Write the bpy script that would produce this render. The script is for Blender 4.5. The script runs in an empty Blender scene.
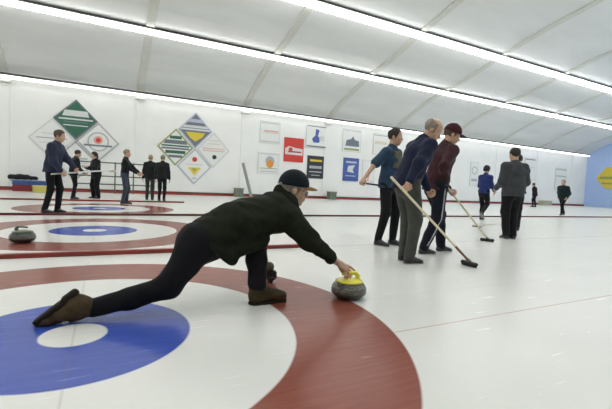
import bpy, bmesh, math, random
import numpy as np
from mathutils import Vector, Matrix
random.seed(7)
SC = bpy.context.scene
COL = SC.collection
V = lambda *a: np.array(a, float)

# ------------------------------------------------------------------ camera
CH, YAW, PITCH, ROLL, FPX = 0.8822, 0.4787, 0.0527, 0.0471, 386.57
_cy, _sy, _cp, _sp = math.cos(YAW), math.sin(YAW), math.cos(PITCH), math.sin(PITCH)
FW = V(_sy*_cp, _cy*_cp, -_sp)
_R = V(_cy, -_sy, 0); _U = np.cross(_R, FW)
RT = _R*math.cos(ROLL) + _U*math.sin(ROLL)
UP = -_R*math.sin(ROLL) + _U*math.cos(ROLL)
cd = bpy.data.cameras.new('camera'); cam = bpy.data.objects.new('camera', cd); COL.objects.link(cam)
cd.sensor_width = 36; cd.lens = 36*FPX/612; cd.clip_start = 0.05; cd.clip_end = 300
cam.matrix_world = Matrix(((RT[0], UP[0], -FW[0], 0), (RT[1], UP[1], -FW[1], 0), (RT[2], UP[2], -FW[2], CH), (0, 0, 0, 1)))
SC.camera = cam

# ------------------------------------------------------------------ world, exposure
w = bpy.data.worlds.new('world'); SC.world = w; w.use_nodes = True
w.node_tree.nodes['Background'].inputs[0].default_value = (0.80, 0.86, 0.88, 1)
w.node_tree.nodes['Background'].inputs[1].default_value = 0.35
SC.view_settings.view_transform = 'Standard'; SC.view_settings.look = 'None'
SC.view_settings.gamma = 1; SC.view_settings.exposure = -0.21
SC.view_settings.use_curve_mapping = False
SC.cycles.use_denoising = True
SC.cycles.max_bounces = 8; SC.cycles.diffuse_bounces = 5
TUBE = 9.5          # strength of the fluorescent tubes
ROWW = 13.5         # watts per metre of the rows overhead and behind the camera

COOL_FILL = 600.0        # unseen cool fill lamp, added to turn the far right ceiling and ice bluer
ld = bpy.data.lights.new('cool_fill_lamp', 'AREA'); ld.shape = 'RECTANGLE'; ld.size = 16; ld.size_y = 6; ld.energy = COOL_FILL; ld.color = (0.42, 0.66, 1.0)
dl = bpy.data.objects.new('cool_fill_lamp', ld); COL.objects.link(dl); dl.location = (30, -7.8, 4.5); dl.rotation_euler = (math.radians(90), 0, 0)

# measuring helpers: where a sight line of the survey meets a known plane
def ray(x, y): return FW*FPX + RT*(x-306) + UP*(204.5-y)
def atY(x, y, Y):
    d = ray(x, y); return V(d[0]*Y/d[1], Y, CH + d[2]*Y/d[1])
def atX(x, y, X):
    d = ray(x, y); return V(X, d[1]*X/d[0], CH + d[2]*X/d[0])
def atZ(x, y, Z=0.0):
    d = ray(x, y); t = (Z-CH)/d[2]; return V(d[0]*t, d[1]*t, Z)

# ------------------------------------------------------------------ materials
def mat(name, col, rough=0.6, bump=0.0, bscale=60, var=0.0, vscale=8, metal=0.0, coat=0.0, sheen=0.0, spec=0.5, stretch=(1, 1, 1)):
    m = bpy.data.materials.new(name); m.use_nodes = True
    n = m.node_tree.nodes; l = m.node_tree.links; b = n['Principled BSDF']
    b.inputs['Base Color'].default_value = (*col, 1); b.inputs['Roughness'].default_value = rough
    b.inputs['Metallic'].default_value = metal; b.inputs['Coat Weight'].default_value = coat
    b.inputs['Sheen Weight'].default_value = sheen; b.inputs['Specular IOR Level'].default_value = spec
    tc = n.new('ShaderNodeTexCoord'); mp = n.new('ShaderNodeMapping'); mp.inputs['Scale'].default_value = stretch
    l.new(tc.outputs['Object'], mp.inputs['Vector'])
    if var > 0:
        t = n.new('ShaderNodeTexNoise'); t.inputs['Scale'].default_value = vscale; t.inputs['Detail'].default_value = 4
        l.new(mp.outputs[0], t.inputs['Vector'])
        r = n.new('ShaderNodeValToRGB'); r.color_ramp.elements[0].position = 0.3; r.color_ramp.elements[1].position = 0.7
        r.color_ramp.elements[0].color = (*[c*(1-var) for c in col], 1)
        r.color_ramp.elements[1].color = (*[min(1, c*(1+var)) for c in col], 1)
        l.new(t.outputs['Fac'], r.inputs[0]); l.new(r.outputs[0], b.inputs['Base Color'])
    if bump > 0:
        t = n.new('ShaderNodeTexNoise'); t.inputs['Scale'].default_value = bscale; t.inputs['Detail'].default_value = 3
        l.new(mp.outputs[0], t.inputs['Vector'])
        bb = n.new('ShaderNodeBump'); bb.inputs['Strength'].default_value = bump; bb.inputs['Distance'].default_value = 0.01
        l.new(t.outputs['Fac'], bb.inputs['Height']); l.new(bb.outputs[0], b.inputs['Normal'])
    return m
_mc = {}
def M(name, col, **k):
    if name not in _mc: _mc[name] = mat(name, col, **k)
    return _mc[name]
def emis(name, col, s):
    m = bpy.data.materials.new(name); m.use_nodes = True; b = m.node_tree.nodes['Principled BSDF']
    b.inputs['Base Color'].default_value = (*col, 1); b.inputs['Emission Color'].default_value = (*col, 1)
    b.inputs['Emission Strength'].default_value = s; return m
def cloth(name, col, **k):
    d = dict(rough=0.9, bump=0.35, bscale=35, var=0.12, vscale=12, sheen=0.08, spec=0.2); d.update(k)
    return M(name, col, **d)

# ------------------------------------------------------------------ object helpers
def link(name, me, m=None, parent=None):
    o = bpy.data.objects.new(name, me); COL.objects.link(o)
    if m is not None:
        for q in (m if isinstance(m, (list, tuple)) else [m]): me.materials.append(q)
    if parent is not None: o.parent = parent
    return o
def tag(o, label=None, cat=None, group=None, kind=None):
    if label: o['label'] = label
    if cat: o['category'] = cat
    if group: o['group'] = group
    if kind: o['kind'] = kind
    return o
def empty(name, loc, label, cat, group=None, rz=0):
    o = bpy.data.objects.new(name, None); COL.objects.link(o); o.location = loc; o.rotation_euler = (0, 0, rz)
    o.empty_display_size = 0.1
    return tag(o, label, cat, group)
def from_bm(name, bm, m, parent=None, smooth=False):
    me = bpy.data.meshes.new(name); bm.to_mesh(me); bm.free()
    if smooth:
        for p in me.polygons: p.use_smooth = True
    return link(name, me, m, parent)
def b_box(bm, lo, hi, mi=0, bev=0.0):
    g = bmesh.new(); bmesh.ops.create_cube(g, size=1)
    for v in g.verts:
        v.co = Vector([(lo[i]+hi[i])/2 + v.co[i]*(hi[i]-lo[i]) for i in range(3)])
    if bev: bmesh.ops.bevel(g, geom=g.edges[:], offset=bev, segments=2, affect='EDGES')
    for f in g.faces: f.material_index = mi
    t = bpy.data.meshes.new('t'); g.to_mesh(t); g.free(); bm.from_mesh(t); bpy.data.meshes.remove(t)
def b_tube(bm, pts, r, seg=12, mi=0):
    """swept tube through pts; r is one radius or a list"""
    pts = [np.array(p, float) for p in pts]; rs = r if isinstance(r, (list, tuple)) else [r]*len(pts)
    rings = []
    for i, p in enumerate(pts):
        d = (pts[min(i+1, len(pts)-1)] - pts[max(i-1, 0)]); d /= np.linalg.norm(d)
        a = np.cross(d, (0, 0, 1)) if abs(d[2]) < 0.9 else np.cross(d, (0, 1, 0)); a /= np.linalg.norm(a); b = np.cross(d, a)
        rings.append([bm.verts.new(p + rs[i]*(math.cos(t)*a + math.sin(t)*b)) for t in np.linspace(0, 2*math.pi, seg, endpoint=False)])
    for i in range(len(rings)-1):
        for k in range(seg):
            f = bm.faces.new((rings[i][k], rings[i][(k+1) % seg], rings[i+1][(k+1) % seg], rings[i+1][k])); f.material_index = mi; f.smooth = True
    for ring in (rings[0], rings[-1]):
        f = bm.faces.new(ring); f.material_index = mi
def b_lathe(bm, prof, c=(0, 0, 0), seg=64, mi=0):
    rings = []
    for r, z in prof:
        rings.append([bm.verts.new((c[0]+r*math.cos(t), c[1]+r*math.sin(t), c[2]+z)) for t in np.linspace(0, 2*math.pi, seg, endpoint=False)])
    for i in range(len(rings)-1):
        for k in range(seg):
            f = bm.faces.new((rings[i][k], rings[i][(k+1) % seg], rings[i+1][(k+1) % seg], rings[i+1][k])); f.material_index = mi; f.smooth = True
    bm.faces.new(rings[0]).material_index = mi; bm.faces.new(rings[-1]).material_index = mi
def box_obj(name, lo, hi, m, parent=None, bev=0.0):
    bm = bmesh.new(); b_box(bm, lo, hi, 0, bev); return from_bm(name, bm, m, parent)

# ------------------------------------------------------------------ implicit surfaces (clothed figures grow from these)
def cone(a, b, r1, r2=None, ax=None, s=1.0): return ('c', V(*a), V(*b), r1, r1 if r2 is None else r2, None if ax is None else V(*ax)/np.linalg.norm(ax), s)
def hemcut(p, q, n): return ('k', p, V(*q), V(*n))
def ell(c, rad, fr=None): return ('e', V(*c), V(*rad), np.eye(3) if fr is None else fr)
def sdf(pr, P):
    if pr[0] == 'c':
        _, a, b, r1, r2, ax, s = pr; d = b-a; dd = max(d@d, 1e-9); q = P-a
        t = np.clip(q@d/dd, 0, 1); o = q - t[..., None]*d
        if ax is not None:
            k = o@ax; o = o - (k*(1-1/s))[..., None]*ax
        return np.sqrt((o*o).sum(-1)) - (r1+(r2-r1)*t)
    if pr[0] == 'k': return np.maximum(sdf(pr[1], P), (pr[2]-P)@pr[3])
    _, c, rad, fr = pr
    q = (P-c)@fr.T; k = np.sqrt(((q/rad)**2).sum(-1)); k2 = np.sqrt(((q/rad**2)**2).sum(-1))
    return k*(k-1)/np.maximum(k2, 1e-6)
def field(prims, k):
    def f(P):
        r = None
        for p in prims:
            d = sdf(p, P)
            if r is None: r = d
            else:
                h = np.clip(0.5+0.5*(r-d)/k, 0, 1); r = r*(1-h) + d*h - k*h*(1-h)
        return r
    return f
def bounds(prims, pad):
    lo = np.full(3, 1e9); hi = -lo
    for p in prims:
        if p[0] == 'k': p = p[1]
        if p[0] == 'c':
            r = max(p[3], p[4])*max(1, p[6]); pts = [(p[1]-r), (p[1]+r), (p[2]-r), (p[2]+r)]
        else:
            r = p[2].max(); pts = [p[1]-r, p[1]+r]
        for q in pts: lo = np.minimum(lo, q); hi = np.maximum(hi, q)
    return lo-pad, hi+pad
def nets(f, lo, hi, h):
    """surface nets: returns verts, quads"""
    n = np.ceil((hi-lo)/h).astype(int)+1
    ax = [lo[i]+h*np.arange(n[i]) for i in range(3)]
    P = np.stack(np.meshgrid(*ax, indexing='ij'), -1); v = f(P); s = v < 0
    nx, ny, nz = n
    acc = np.zeros((nx-1, ny-1, nz-1, 3)); cnt = np.zeros((nx-1, ny-1, nz-1))
    quads = []
    idx = None; store = []
    for a in range(3):
        sl0 = [slice(None)]*3; sl1 = [slice(None)]*3; sl0[a] = slice(0, -1); sl1[a] = slice(1, None)
        v0, v1 = v[tuple(sl0)], v[tuple(sl1)]; cr = (v0 < 0) != (v1 < 0)
        I = np.argwhere(cr)
        if len(I) == 0: return np.zeros((0, 3)), []
        t = v0[cr]/(v0[cr]-v1[cr]); pos = lo + I*h; pos[:, a] += t*h
        b, c = (a+1) % 3, (a+2) % 3
        cells = []
        for db, dc in ((0, 0), (-1, 0), (-1, -1), (0, -1)):
            J = I.copy(); J[:, b] += db; J[:, c] += dc
            ok = (J >= 0).all(1) & (J < np.array(acc.shape[:3])).all(1)
            Jo = J[ok]; np.add.at(acc, (Jo[:, 0], Jo[:, 1], Jo[:, 2]), pos[ok]); np.add.at(cnt, (Jo[:, 0], Jo[:, 1], Jo[:, 2]), 1)
            cells.append((J, ok))
        store.append((cells, v0[cr] < 0))
    m = cnt > 0; idx = np.full(cnt.shape, -1); idx[m] = np.arange(m.sum())
    verts = acc[m]/cnt[m][:, None]
    for cells, ins in store:
        ok = cells[0][1] & cells[1][1] & cells[2][1] & cells[3][1]
        q = np.stack([idx[J[ok][:, 0], J[ok][:, 1], J[ok][:, 2]] for J, _ in cells], 1)
        fl = ins[ok]; q[~fl] = q[~fl][:, ::-1]; quads.append(q)
    return verts, np.concatenate(quads)
def wrinkle(amp, seed, freq=24, stretch=(1, 1, 1)):
    rs = np.random.RandomState(seed); D = [(rs.normal(size=3)*freq*rs.uniform(.5, 1.3)*V(*stretch), rs.uniform(0, 6.3)) for _ in range(6)]
    def g(P):
        r = 0
        for d, p in D: r = r + np.sin(P@d + p + 1.3*np.sin(P@(d[::-1]*0.37)+p))
        return r*amp/3
    return g
def blob(name, sets, m, parent=None, cut=None, wr=None, org=None):
    """sets: list of (prims, k, voxel); each is meshed and all are joined into ONE mesh"""
    AV, AF = [], []; off = 0
    for prims, k, h in sets:
        F0 = field(prims, k)
        def f(P, F0=F0):
            r = F0(P)
            if wr: r = r + wr(P)
            if cut: r = cut(P, r)
            return r
        lo, hi = bounds(prims, 3*h+0.01)
        vv, qq = nets(f, lo, hi, h); AV.append(vv); AF.append(np.array(qq)+off); off += len(vv)
    vv = np.concatenate(AV); ff = np.concatenate(AF)
    if org is not None: vv = vv - org
    me = bpy.data.meshes.new(name); me.from_pydata(vv.tolist(), [], ff.tolist()); me.update()
    for p in me.polygons: p.use_smooth = True
    return link(name, me, m, parent)

# ================================================================== SETTING
YW = 21.35; XE = 42.0; X0 = -14.0
SHEETS = [2.411, 6.890, 11.369]; HX = -0.143
# ice with the painted houses
ice = bpy.data.materials.new('painted_ice'); ice.use_nodes = True
n = ice.node_tree.nodes; l = ice.node_tree.links; b = n['Principled BSDF']
geo = n.new('ShaderNodeNewGeometry')
def math_(op, a, c=None, clamp=False):
    q = n.new('ShaderNodeMath'); q.operation = op; q.use_clamp = clamp
    for i, x in enumerate((a, c)):
        if x is None: continue
        if isinstance(x, (int, float)): q.inputs[i].default_value = x
        else: l.new(x, q.inputs[i])
    return q.outputs[0]
def mixc(fac, a, c):
    q = n.new('ShaderNodeMix'); q.data_type = 'RGBA'
    l.new(fac, q.inputs['Factor'])
    for x, s in ((a, 'A'), (c, 'B')):
        s = [i for i in q.inputs if i.name == s and i.type == 'RGBA'][0]
        if isinstance(x, tuple): s.default_value = (*x, 1)
        else: l.new(x, s)
    return [o for o in q.outputs if o.type == 'RGBA'][0]
sep = n.new('ShaderNodeSeparateXYZ'); l.new(geo.outputs['Position'], sep.inputs[0]); px, py = sep.outputs[0], sep.outputs[1]
nz = n.new('ShaderNodeTexNoise'); nz.inputs['Scale'].default_value = 1.1; nz.inputs['Detail'].default_value = 5
l.new(geo.outputs['Position'], nz.inputs['Vector'])
mp = n.new('ShaderNodeMapping'); mp.inputs['Scale'].default_value = (3, 40, 1); l.new(geo.outputs['Position'], mp.inputs['Vector'])
nz2 = n.new('ShaderNodeTexNoise'); nz2.inputs['Scale'].default_value = 1.0; nz2.inputs['Detail'].default_value = 4; l.new(mp.outputs[0], nz2.inputs['Vector'])
WHITE = mixc(nz.outputs['Fac'], (0.66, 0.67, 0.635), (0.74, 0.745, 0.71))
RED = mixc(nz2.outputs['Fac'], (0.185, 0.043, 0.029), (0.285, 0.10, 0.07))
BLUE = mixc(nz2.outputs['Fac'], (0.016, 0.04, 0.26), (0.06, 0.115, 0.50))
colr = WHITE
wv = math_('MULTIPLY', math_('SUBTRACT', nz.outputs['Fac'], 0.5), 0.02)
for Y in SHEETS:
    dx = math_('SUBTRACT', px, HX); dy = math_('SUBTRACT', py, Y)
    d = math_('SQRT', math_('ADD', math_('MULTIPLY', dx, dx), math_('MULTIPLY', dy, dy)))
    d = math_('ADD', d, wv)
    for R, c in ((1.83, RED), (1.22, WHITE), (0.61, BLUE), (0.165, WHITE)):
        colr = mixc(math_('MULTIPLY', math_('SUBTRACT', R+0.006, d), 80, True), colr, c)
    # tee line and centre line, thin and grey under the ice
    tl = math_('MULTIPLY', math_('SUBTRACT', 0.008, math_('ABSOLUTE', dx)), 200, True)
    near = math_('MULTIPLY', math_('SUBTRACT', 2.0, math_('ABSOLUTE', dy)), 50, True)
    cl = math_('MULTIPLY', math_('SUBTRACT', 0.005, math_('ABSOLUTE', dy)), 250, True)
    ln = math_('MULTIPLY', math_('MAXIMUM', math_('MULTIPLY', tl, near), cl), 0.2)
    colr = mixc(ln, colr, (0.12, 0.12, 0.12))
q_ = math_('MULTIPLY', math_('SUBTRACT', 0.012, math_('ABSOLUTE', math_('SUBTRACT', py, 4.765))), 150, True)
colr = mixc(math_('MULTIPLY', q_, 0.6), colr, (0.10, 0.10, 0.10))
# pale red side line leaving the near house
dy = math_('ABSOLUTE', math_('SUBTRACT', py, 1.80))
sl = math_('MULTIPLY', math_('MULTIPLY', math_('SUBTRACT', 0.008, dy), 200, True), math_('MULTIPLY', math_('SUBTRACT', px, 1.58), 50, True))
colr = mixc(math_('MULTIPLY', sl, 0.6), colr, (0.45, 0.16, 0.12))
l.new(colr, b.inputs['Base Color'])
b.inputs['Roughness'].default_value = 0.28; b.inputs['Specular IOR Level'].default_value = 0.25
rr = n.new('ShaderNodeMapRange'); rr.inputs['To Min'].default_value = 0.26; rr.inputs['To Max'].default_value = 0.28
l.new(nz2.outputs['Fac'], rr.inputs[0]); l.new(rr.outputs[0], b.inputs['Roughness'])
bp = n.new('ShaderNodeBump'); bp.inputs['Strength'].default_value = 0.02; bp.inputs['Distance'].default_value = 0.002
nz3 = n.new('ShaderNodeTexNoise'); nz3.inputs['Scale'].default_value = 60; l.new(geo.outputs['Position'], nz3.inputs['Vector'])
l.new(nz3.outputs['Fac'], bp.inputs['Height'])
o = box_obj('floor', (X0, -8, -0.2), (XE, YW, 0), ice); tag(o, kind='structure')

wallm = mat('wall_paint', (0.86, 0.865, 0.835), rough=0.5, var=0.03, vscale=0.8, bump=0.03, bscale=3)
ceilm = mat('ceiling_panel', (0.75, 0.765, 0.76), rough=0.45, var=0.05, vscale=0.5, stretch=(0.6, 2, 2))
ribm = mat('rib_paint', (0.64, 0.645, 0.60), rough=0.5, var=0.04)
bluem = mat('end_wall_paint', (0.42, 0.56, 0.86), rough=0.6, var=0.05)
tag(box_obj('wall_back', (X0, YW, 0), (XE, YW+0.2, 5.08), wallm), kind='structure')
tag(box_obj('wall_right', (XE, -8, 0), (XE+0.2, YW+0.2, 10.2), bluem), kind='structure')
tag(box_obj('wall_left', (X0-0.2, -8, 0), (X0, YW+0.2, 10.2), wallm), kind='structure')
# barrel roof
prof = [(21.5, 5.0), (20.6, 5.42), (19.8, 5.84), (18.6, 6.32), (17.2, 6.8), (15.8, 7.12), (14.6, 7.5), (13.4, 7.9), (11.5, 8.45), (9.0, 9.0), (6, 9.4), (2, 9.7), (-3, 9.7), (-8, 9.3)]
def strip(name, prof, x0, x1, t, m, dz=0.0):
    bm = bmesh.new(); R = []
    for (y, z) in prof: R.append([bm.verts.new((x, y, z+dz+zz)) for x, zz in ((x0, 0), (x1, 0), (x1, t), (x0, t))])
    for i in range(len(R)-1):
        for k in range(4): bm.faces.new((R[i][k], R[i][(k+1) % 4], R[i+1][(k+1) % 4], R[i+1][k]))
    bm.faces.new(R[0]); bm.faces.new(R[-1]); bmesh.ops.recalc_face_normals(bm, faces=bm.faces[:])
    return from_bm(name, bm, m)
tag(strip('ceiling', prof, X0, XE, 0.15, ceilm), kind='structure')
RIBS = [1.45 + 5.45*k for k in range(-2, 8)]
for i, x in enumerate(RIBS):
    tag(strip('trim_%d' % (i+1), prof, x-0.16, x+0.16, 0.07, ribm, -0.065), kind='structure')
    tag(box_obj('trim_%d' % (i+21), (x-0.17, YW-0.05, 0.12), (x+0.17, YW, 4.92), wallm), kind='structure')
redkick = M('red_kick_board', (0.30, 0.035, 0.025), rough=0.5, var=0.2, vscale=2)
blackm = M('black_rubber', (0.012, 0.012, 0.013), rough=0.6, var=0.2)
tag(box_obj('baseboard_back', (X0, YW-0.07, 0), (XE, YW, 0.12), redkick), kind='structure')
tag(box_obj('trim_41', (X0, YW-0.06, 0.12), (XE, YW, 0.16), blackm), kind='structure')

# sheet dividers lying on the ice
for Y, x1, hgt, m_, lab in ((4.765, 2.45, 0.045, M('red_divider', (0.26, 0.03, 0.018), rough=0.4, var=0.25, vscale=3), 'red divider strip between the nearest sheet and the second'),
                        (9.40, XE-0.5, 0.045, M('dark_red_divider', (0.11, 0.012, 0.010), rough=0.4, var=0.3, vscale=1), 'long dark red divider strip between the second and third sheets'),
                        (14.35, 2.5, 0.05, M('red_divider', (0.26, 0.03, 0.018)), 'short red divider strip beyond the third sheet, ending by the standing men')):
    tag(box_obj('sheet_divider', (X0+0.3, Y-0.04, 0), (x1, Y+0.04, hgt), m_, bev=0.008), lab, 'divider', 'dividers between the curling sheets')

# ------------------------------------------------------------------ lights
housem = M('fixture_housing', (0.55, 0.56, 0.52), rough=0.4)
darkh = M('fixture_edge', (0.05, 0.05, 0.05), rough=0.5)
tube = emis('fluorescent_tube', (1.0, 0.995, 0.975), TUBE)
tube_dim = emis('wall_row_tube', (1.0, 0.995, 0.975), 2.4)
def strip_light(Y, Z, wdt, label, tubes=2, tilt=0.0, r=0.03, tube=tube):
    e = empty('strip_light', (14, Y, Z), label, 'light', 'fluorescent rows along the roof')
    x0, x1 = X0+0.5-14, XE-0.8-14
    if Y > 20: x1 = XE-0.5-14
    hb = box_obj('housing', (x0, -wdt/2, 0.05), (x1, wdt/2, 0.11), housem, e, 0.005)
    box_obj('edge_trim', (x0, -wdt/2-0.02, 0.06), (x1, -wdt/2, 0.14), darkh, e)
    for k in range(tubes):
        bm = bmesh.new(); y = (k-(tubes-1)/2)*wdt*0.5
        b_tube(bm, [(x0, y, 0.0), (x1, y, 0.0)], r, 8); from_bm('tube', bm, tube, e)
    e.rotation_euler = (tilt, 0, 0)
    return e
strip_light(YW-0.40, 4.88, 0.22, 'thin fluorescent row along the top of the back wall', 1, 0, 0.08, tube_dim)
strip_light(17.05, 6.66, 0.30, 'middle fluorescent row under the arched roof, above the wall row', 2, -0.25, 0.06)
strip_light(13.45, 7.72, 0.36, 'upper fluorescent row under the arched roof, highest in view', 2, -0.3, 0.075)
# the hall's other rows, overhead and behind the camera
strip_light(7.6, 9.0, 0.36, 'fluorescent row under the roof above the second sheet, out of the frame', 2, -0.15, 0.075)
strip_light(3.6, 9.4, 0.36, 'fluorescent row under the roof above the nearest sheet, out of the frame', 2, -0.08, 0.075)
for Y, Z in ((-0.5, 9.6), (-5.0, 9.5)):
    ld = bpy.data.lights.new('overhead_row', 'AREA'); ld.shape = 'RECTANGLE'; ld.size = 32; ld.size_y = 0.4
    ld.energy = ROWW*32; ld.color = (1.0, 0.995, 0.96)
    lo_ = bpy.data.objects.new('overhead_row', ld); COL.objects.link(lo_); lo_.location = (3, Y, Z)
# small brackets where the wall row meets the ribs
for x, lab in ((-4.0, 'small white bracket under the wall light row at the left edge'), (1.45, 'small white bracket under the wall light row between the two diamond clusters'),
               (6.90, 'small white bracket under the wall light row left of the rectangular posters'), (12.35, 'small white bracket under the wall light row above the white and black posters')):
    bm = bmesh.new(); b_box(bm, (x-0.24, YW-0.30, 4.70), (x+0.24, YW-0.06, 4.78), 0, 0.01); b_box(bm, (x-0.06, YW-0.12, 4.55), (x+0.06, YW-0.055, 4.72))
    tag(from_bm('light_bracket', bm, M('white_metal', (0.85, 0.86, 0.83), rough=0.35)), lab, 'bracket', 'brackets under the wall light row')

# ================================================================== SIGNS ON THE BACK WALL
YS = YW-0.015
cols = dict(white=(0.80, 0.81, 0.78), green=(0.03, 0.14, 0.085), red=(0.62, 0.045, 0.03), blue=(0.06, 0.11, 0.36), black=(0.035, 0.035, 0.04), yellow=(0.72, 0.55, 0.05),
            grey=(0.42, 0.44, 0.46), pale=(0.66, 0.67, 0.66), orange=(0.75, 0.30, 0.03), olive=(0.30, 0.33, 0.10), slate=(0.16, 0.19, 0.22), cream=(0.72, 0.66, 0.5), lilac=(0.48, 0.51, 0.62), pink=(0.75, 0.4, 0.33))
def sm(c): return M('sign_'+c, cols[c], rough=0.45)
def plate(name, pts, y0, y1, m, parent, c):
    """flat polygon (x,z) given thickness"""
    bm = bmesh.new(); a = [bm.verts.new((x-c[0], y0, z-c[2])) for x, z in pts]; d = [bm.verts.new((x-c[0], y1, z-c[2])) for x, z in pts]
    bm.faces.new(a[::-1]); bm.faces.new(d)
    for i in range(len(a)): bm.faces.new((a[i], a[(i+1) % len(a)], d[(i+1) % len(a)], d[i]))
    bmesh.ops.recalc_face_normals(bm, faces=bm.faces[:])
    return from_bm(name, bm, m, parent)
def art(parent, shapes, c, diamond=None):
    """printed shapes: ('box',x0,x1,z0,z1,col) / ('disc',x,z,r,col) / ('tri',...) in one mesh"""
    bm = bmesh.new(); ms = []
    for k, s in enumerate(shapes):
        col_ = s[-1]
        if col_ not in ms: ms.append(col_)
        if s[0] == 'box':
            x0, x1, z0, z1 = s[1:5]
            if diamond:   # clip the band to the diamond
                w_ = lambda z: max(0.0, diamond[0]*(1-abs(z)/diamond[1])*0.9)
                pts = [(max(x0, -w_(z0)), z0), (min(x1, w_(z0)), z0), (min(x1, w_(z1)), z1), (max(x0, -w_(z1)), z1)]
            else: pts = [(x0, z0), (x1, z0), (x1, z1), (x0, z1)]
        elif s[0] == 'disc': pts = [(s[1]+s[3]*math.cos(t), s[2]+s[3]*math.sin(t)) for t in np.linspace(0, 2*math.pi, 24, endpoint=False)]
        else: pts = s[1]
        d = 0.003+0.0012*k
        a = [bm.verts.new((x, -d, z)) for x, z in pts]; f = bm.faces.new(a); f.material_index = ms.index(col_)
        if f.normal.y > 0: f.normal_flip()
        bm.normal_update()
    o = from_bm('printed_artwork', bm, [sm(c_) for c_ in ms], parent); return o
def dia_sign(cx, cz, hw, hh, face, shapes, label, frame='grey', grp='diamond sponsor signs on the back wall'):
    e = empty('diamond_sign', (cx, YS-0.03, cz), label, 'sign', grp)
    D = lambda k: [(-hw*k, 0), (0, -hh*k), (hw*k, 0), (0, hh*k)]
    plate('frame', D(1.0), 0.0, 0.04, sm(frame), e, (0, 0, 0)); plate('face', D(0.90), -0.003, 0.0, sm(face), e, (0, 0, 0))
    if shapes:
        a = art(e, shapes, None, (hw, hh)); a.location = (0, -0.004, 0)
    return e
def px_rect(x0, y0, x1, y1, Y=YS):
    a = atY((x0+x1)/2, y0, Y); c = atY((x0+x1)/2, y1, Y); l_ = atY(x0, (y0+y1)/2, Y); r_ = atY(x1, (y0+y1)/2, Y)
    return (a[0]+c[0])/2, (a[2]+c[2])/2, (r_[0]-l_[0])/2, (a[2]-c[2])/2
def poster(r, face, shapes, label, frame=None, name='poster', grp='rectangular posters on the back wall'):
    cx, cz, hw, hh = r
    e = empty(name, (cx, YS-0.03, cz), label, 'poster', grp)
    R = lambda k, m_: [(-hw*k+m_, -hh*k+m_), (hw*k-m_, -hh*k+m_), (hw*k-m_, hh*k-m_), (-hw*k+m_, hh*k-m_)]
    plate('backing_board', R(1, 0), 0, 0.035, sm(frame or face), e, (0, 0, 0)); plate('sheet', R(1, 0.04), -0.003, 0, sm(face), e, (0, 0, 0))
    sh = []
    for s in shapes:   # unit coordinates -1..1
        if s[0] == 'box': sh.append(('box', s[1]*hw, s[2]*hw, s[3]*hh, s[4]*hh, s[5]))
        elif s[0] == 'disc': sh.append(('disc', s[1]*hw, s[2]*hh, s[3]*hw, s[4]))
        else: sh.append(('poly', [(x*hw, z*hh) for x, z in s[1]], s[2]))
    a = art(e, sh, None); a.location = (0, -0.004, 0)
# left cluster
dia_sign(-1.31, 3.39, 0.92, 0.94, 'green', [('box', -.55, .55, .15, .42, 'pale'), ('box', -.7, .7, -.02, .05, 'pale'), ('box', -.5, .5, -.14, -.10, 'slate'), ('box', -.5, .5, -.30, -.25, 'pale')], 'dark green diamond sign with pale bands, top of the left cluster', 'slate')
dia_sign(-2.25, 2.42, 0.92, 0.94, 'white', [('box', -.6, .6, .0, .05, 'grey'), ('box', -.5, .5, -.22, -.17, 'pale'), ('box', -.4, .4, .2, .26, 'pale')], 'faint white diamond sign at the left of the left cluster', 'pale')
dia_sign(-0.37, 2.42, 0.92, 0.94, 'white', [('disc', 0, 0.02, .46, 'grey'), ('disc', 0, 0.02, .40, 'white'), ('disc', 0, 0.1, .2, 'pink'), ('disc', 0, .1, .11, 'red'), ('box', -.6, .6, -.2, -.12, 'slate')], 'white diamond sign with grey ring and small red centre, left cluster', 'grey')
dia_sign(-1.31, 1.45, 0.92, 0.94, 'white', [('box', -.5, .5, .1, .17, 'grey'), ('box', -.5, .5, -.1, -.05, 'pale')], 'plain white diamond sign at the bottom of the left cluster behind people', 'grey')
# right cluster
dia_sign(4.20, 3.46, 0.90, 0.96, 'slate', [('box', -.5, .5, .42, .6, 'lilac'), ('box', -.8, .8, 0, .26, 'pale'), ('box', -.8, .8, .09, .13, 'slate'), ('poly', [(-.52, -.1), (.52, -.1), (.36, -.34), (0, -.6), (-.3, -.38)], 'yellow')], 'slate diamond sign with pale band and yellow lower part, topmost of the right cluster', 'lilac')
dia_sign(3.20, 2.50, 0.90, 0.96, 'white', [('box', -.3, .3, .42, .58, 'green'), ('box', -.6, .6, .16, .36, 'slate'), ('box', -.7, .7, .02, .1, 'green'), ('box', -.7, .7, -.12, -.03, 'slate'), ('box', -.5, .5, -.34, -.18, 'green'), ('box', -.35, .35, -.55, -.42, 'slate')], 'diamond sign banded in dark green and white, left of the right cluster', 'olive')
dia_sign(5.20, 2.50, 0.90, 0.96, 'white', [('box', -.35, .35, .3, .36, 'cream'), ('box', -.6, .6, .05, .09, 'pink'), ('box', -.6, .6, -.07, -.03, 'pink'), ('box', -.3, .3, .48, .54, 'pale'), ('disc', 0.05, -.38, .12, 'black')], 'white diamond sign with small black dot, right of the right cluster', 'pale')
dia_sign(4.20, 1.54, 0.90, 0.96, 'white', [('disc', 0, .38, .13, 'red'), ('box', -.5, .5, .08, .14, 'pale'), ('poly', [(-.35, -.05), (.35, -.05), (.0, -.48)], 'yellow'), ('poly', [(-.15, -.1), (.15, -.1), (.0, -.28)], 'olive'), ('box', -.12, .12, -.66, -.6, 'lilac')], 'white diamond sign with red dot over yellow triangle, bottom of the right cluster', 'lilac')
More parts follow.
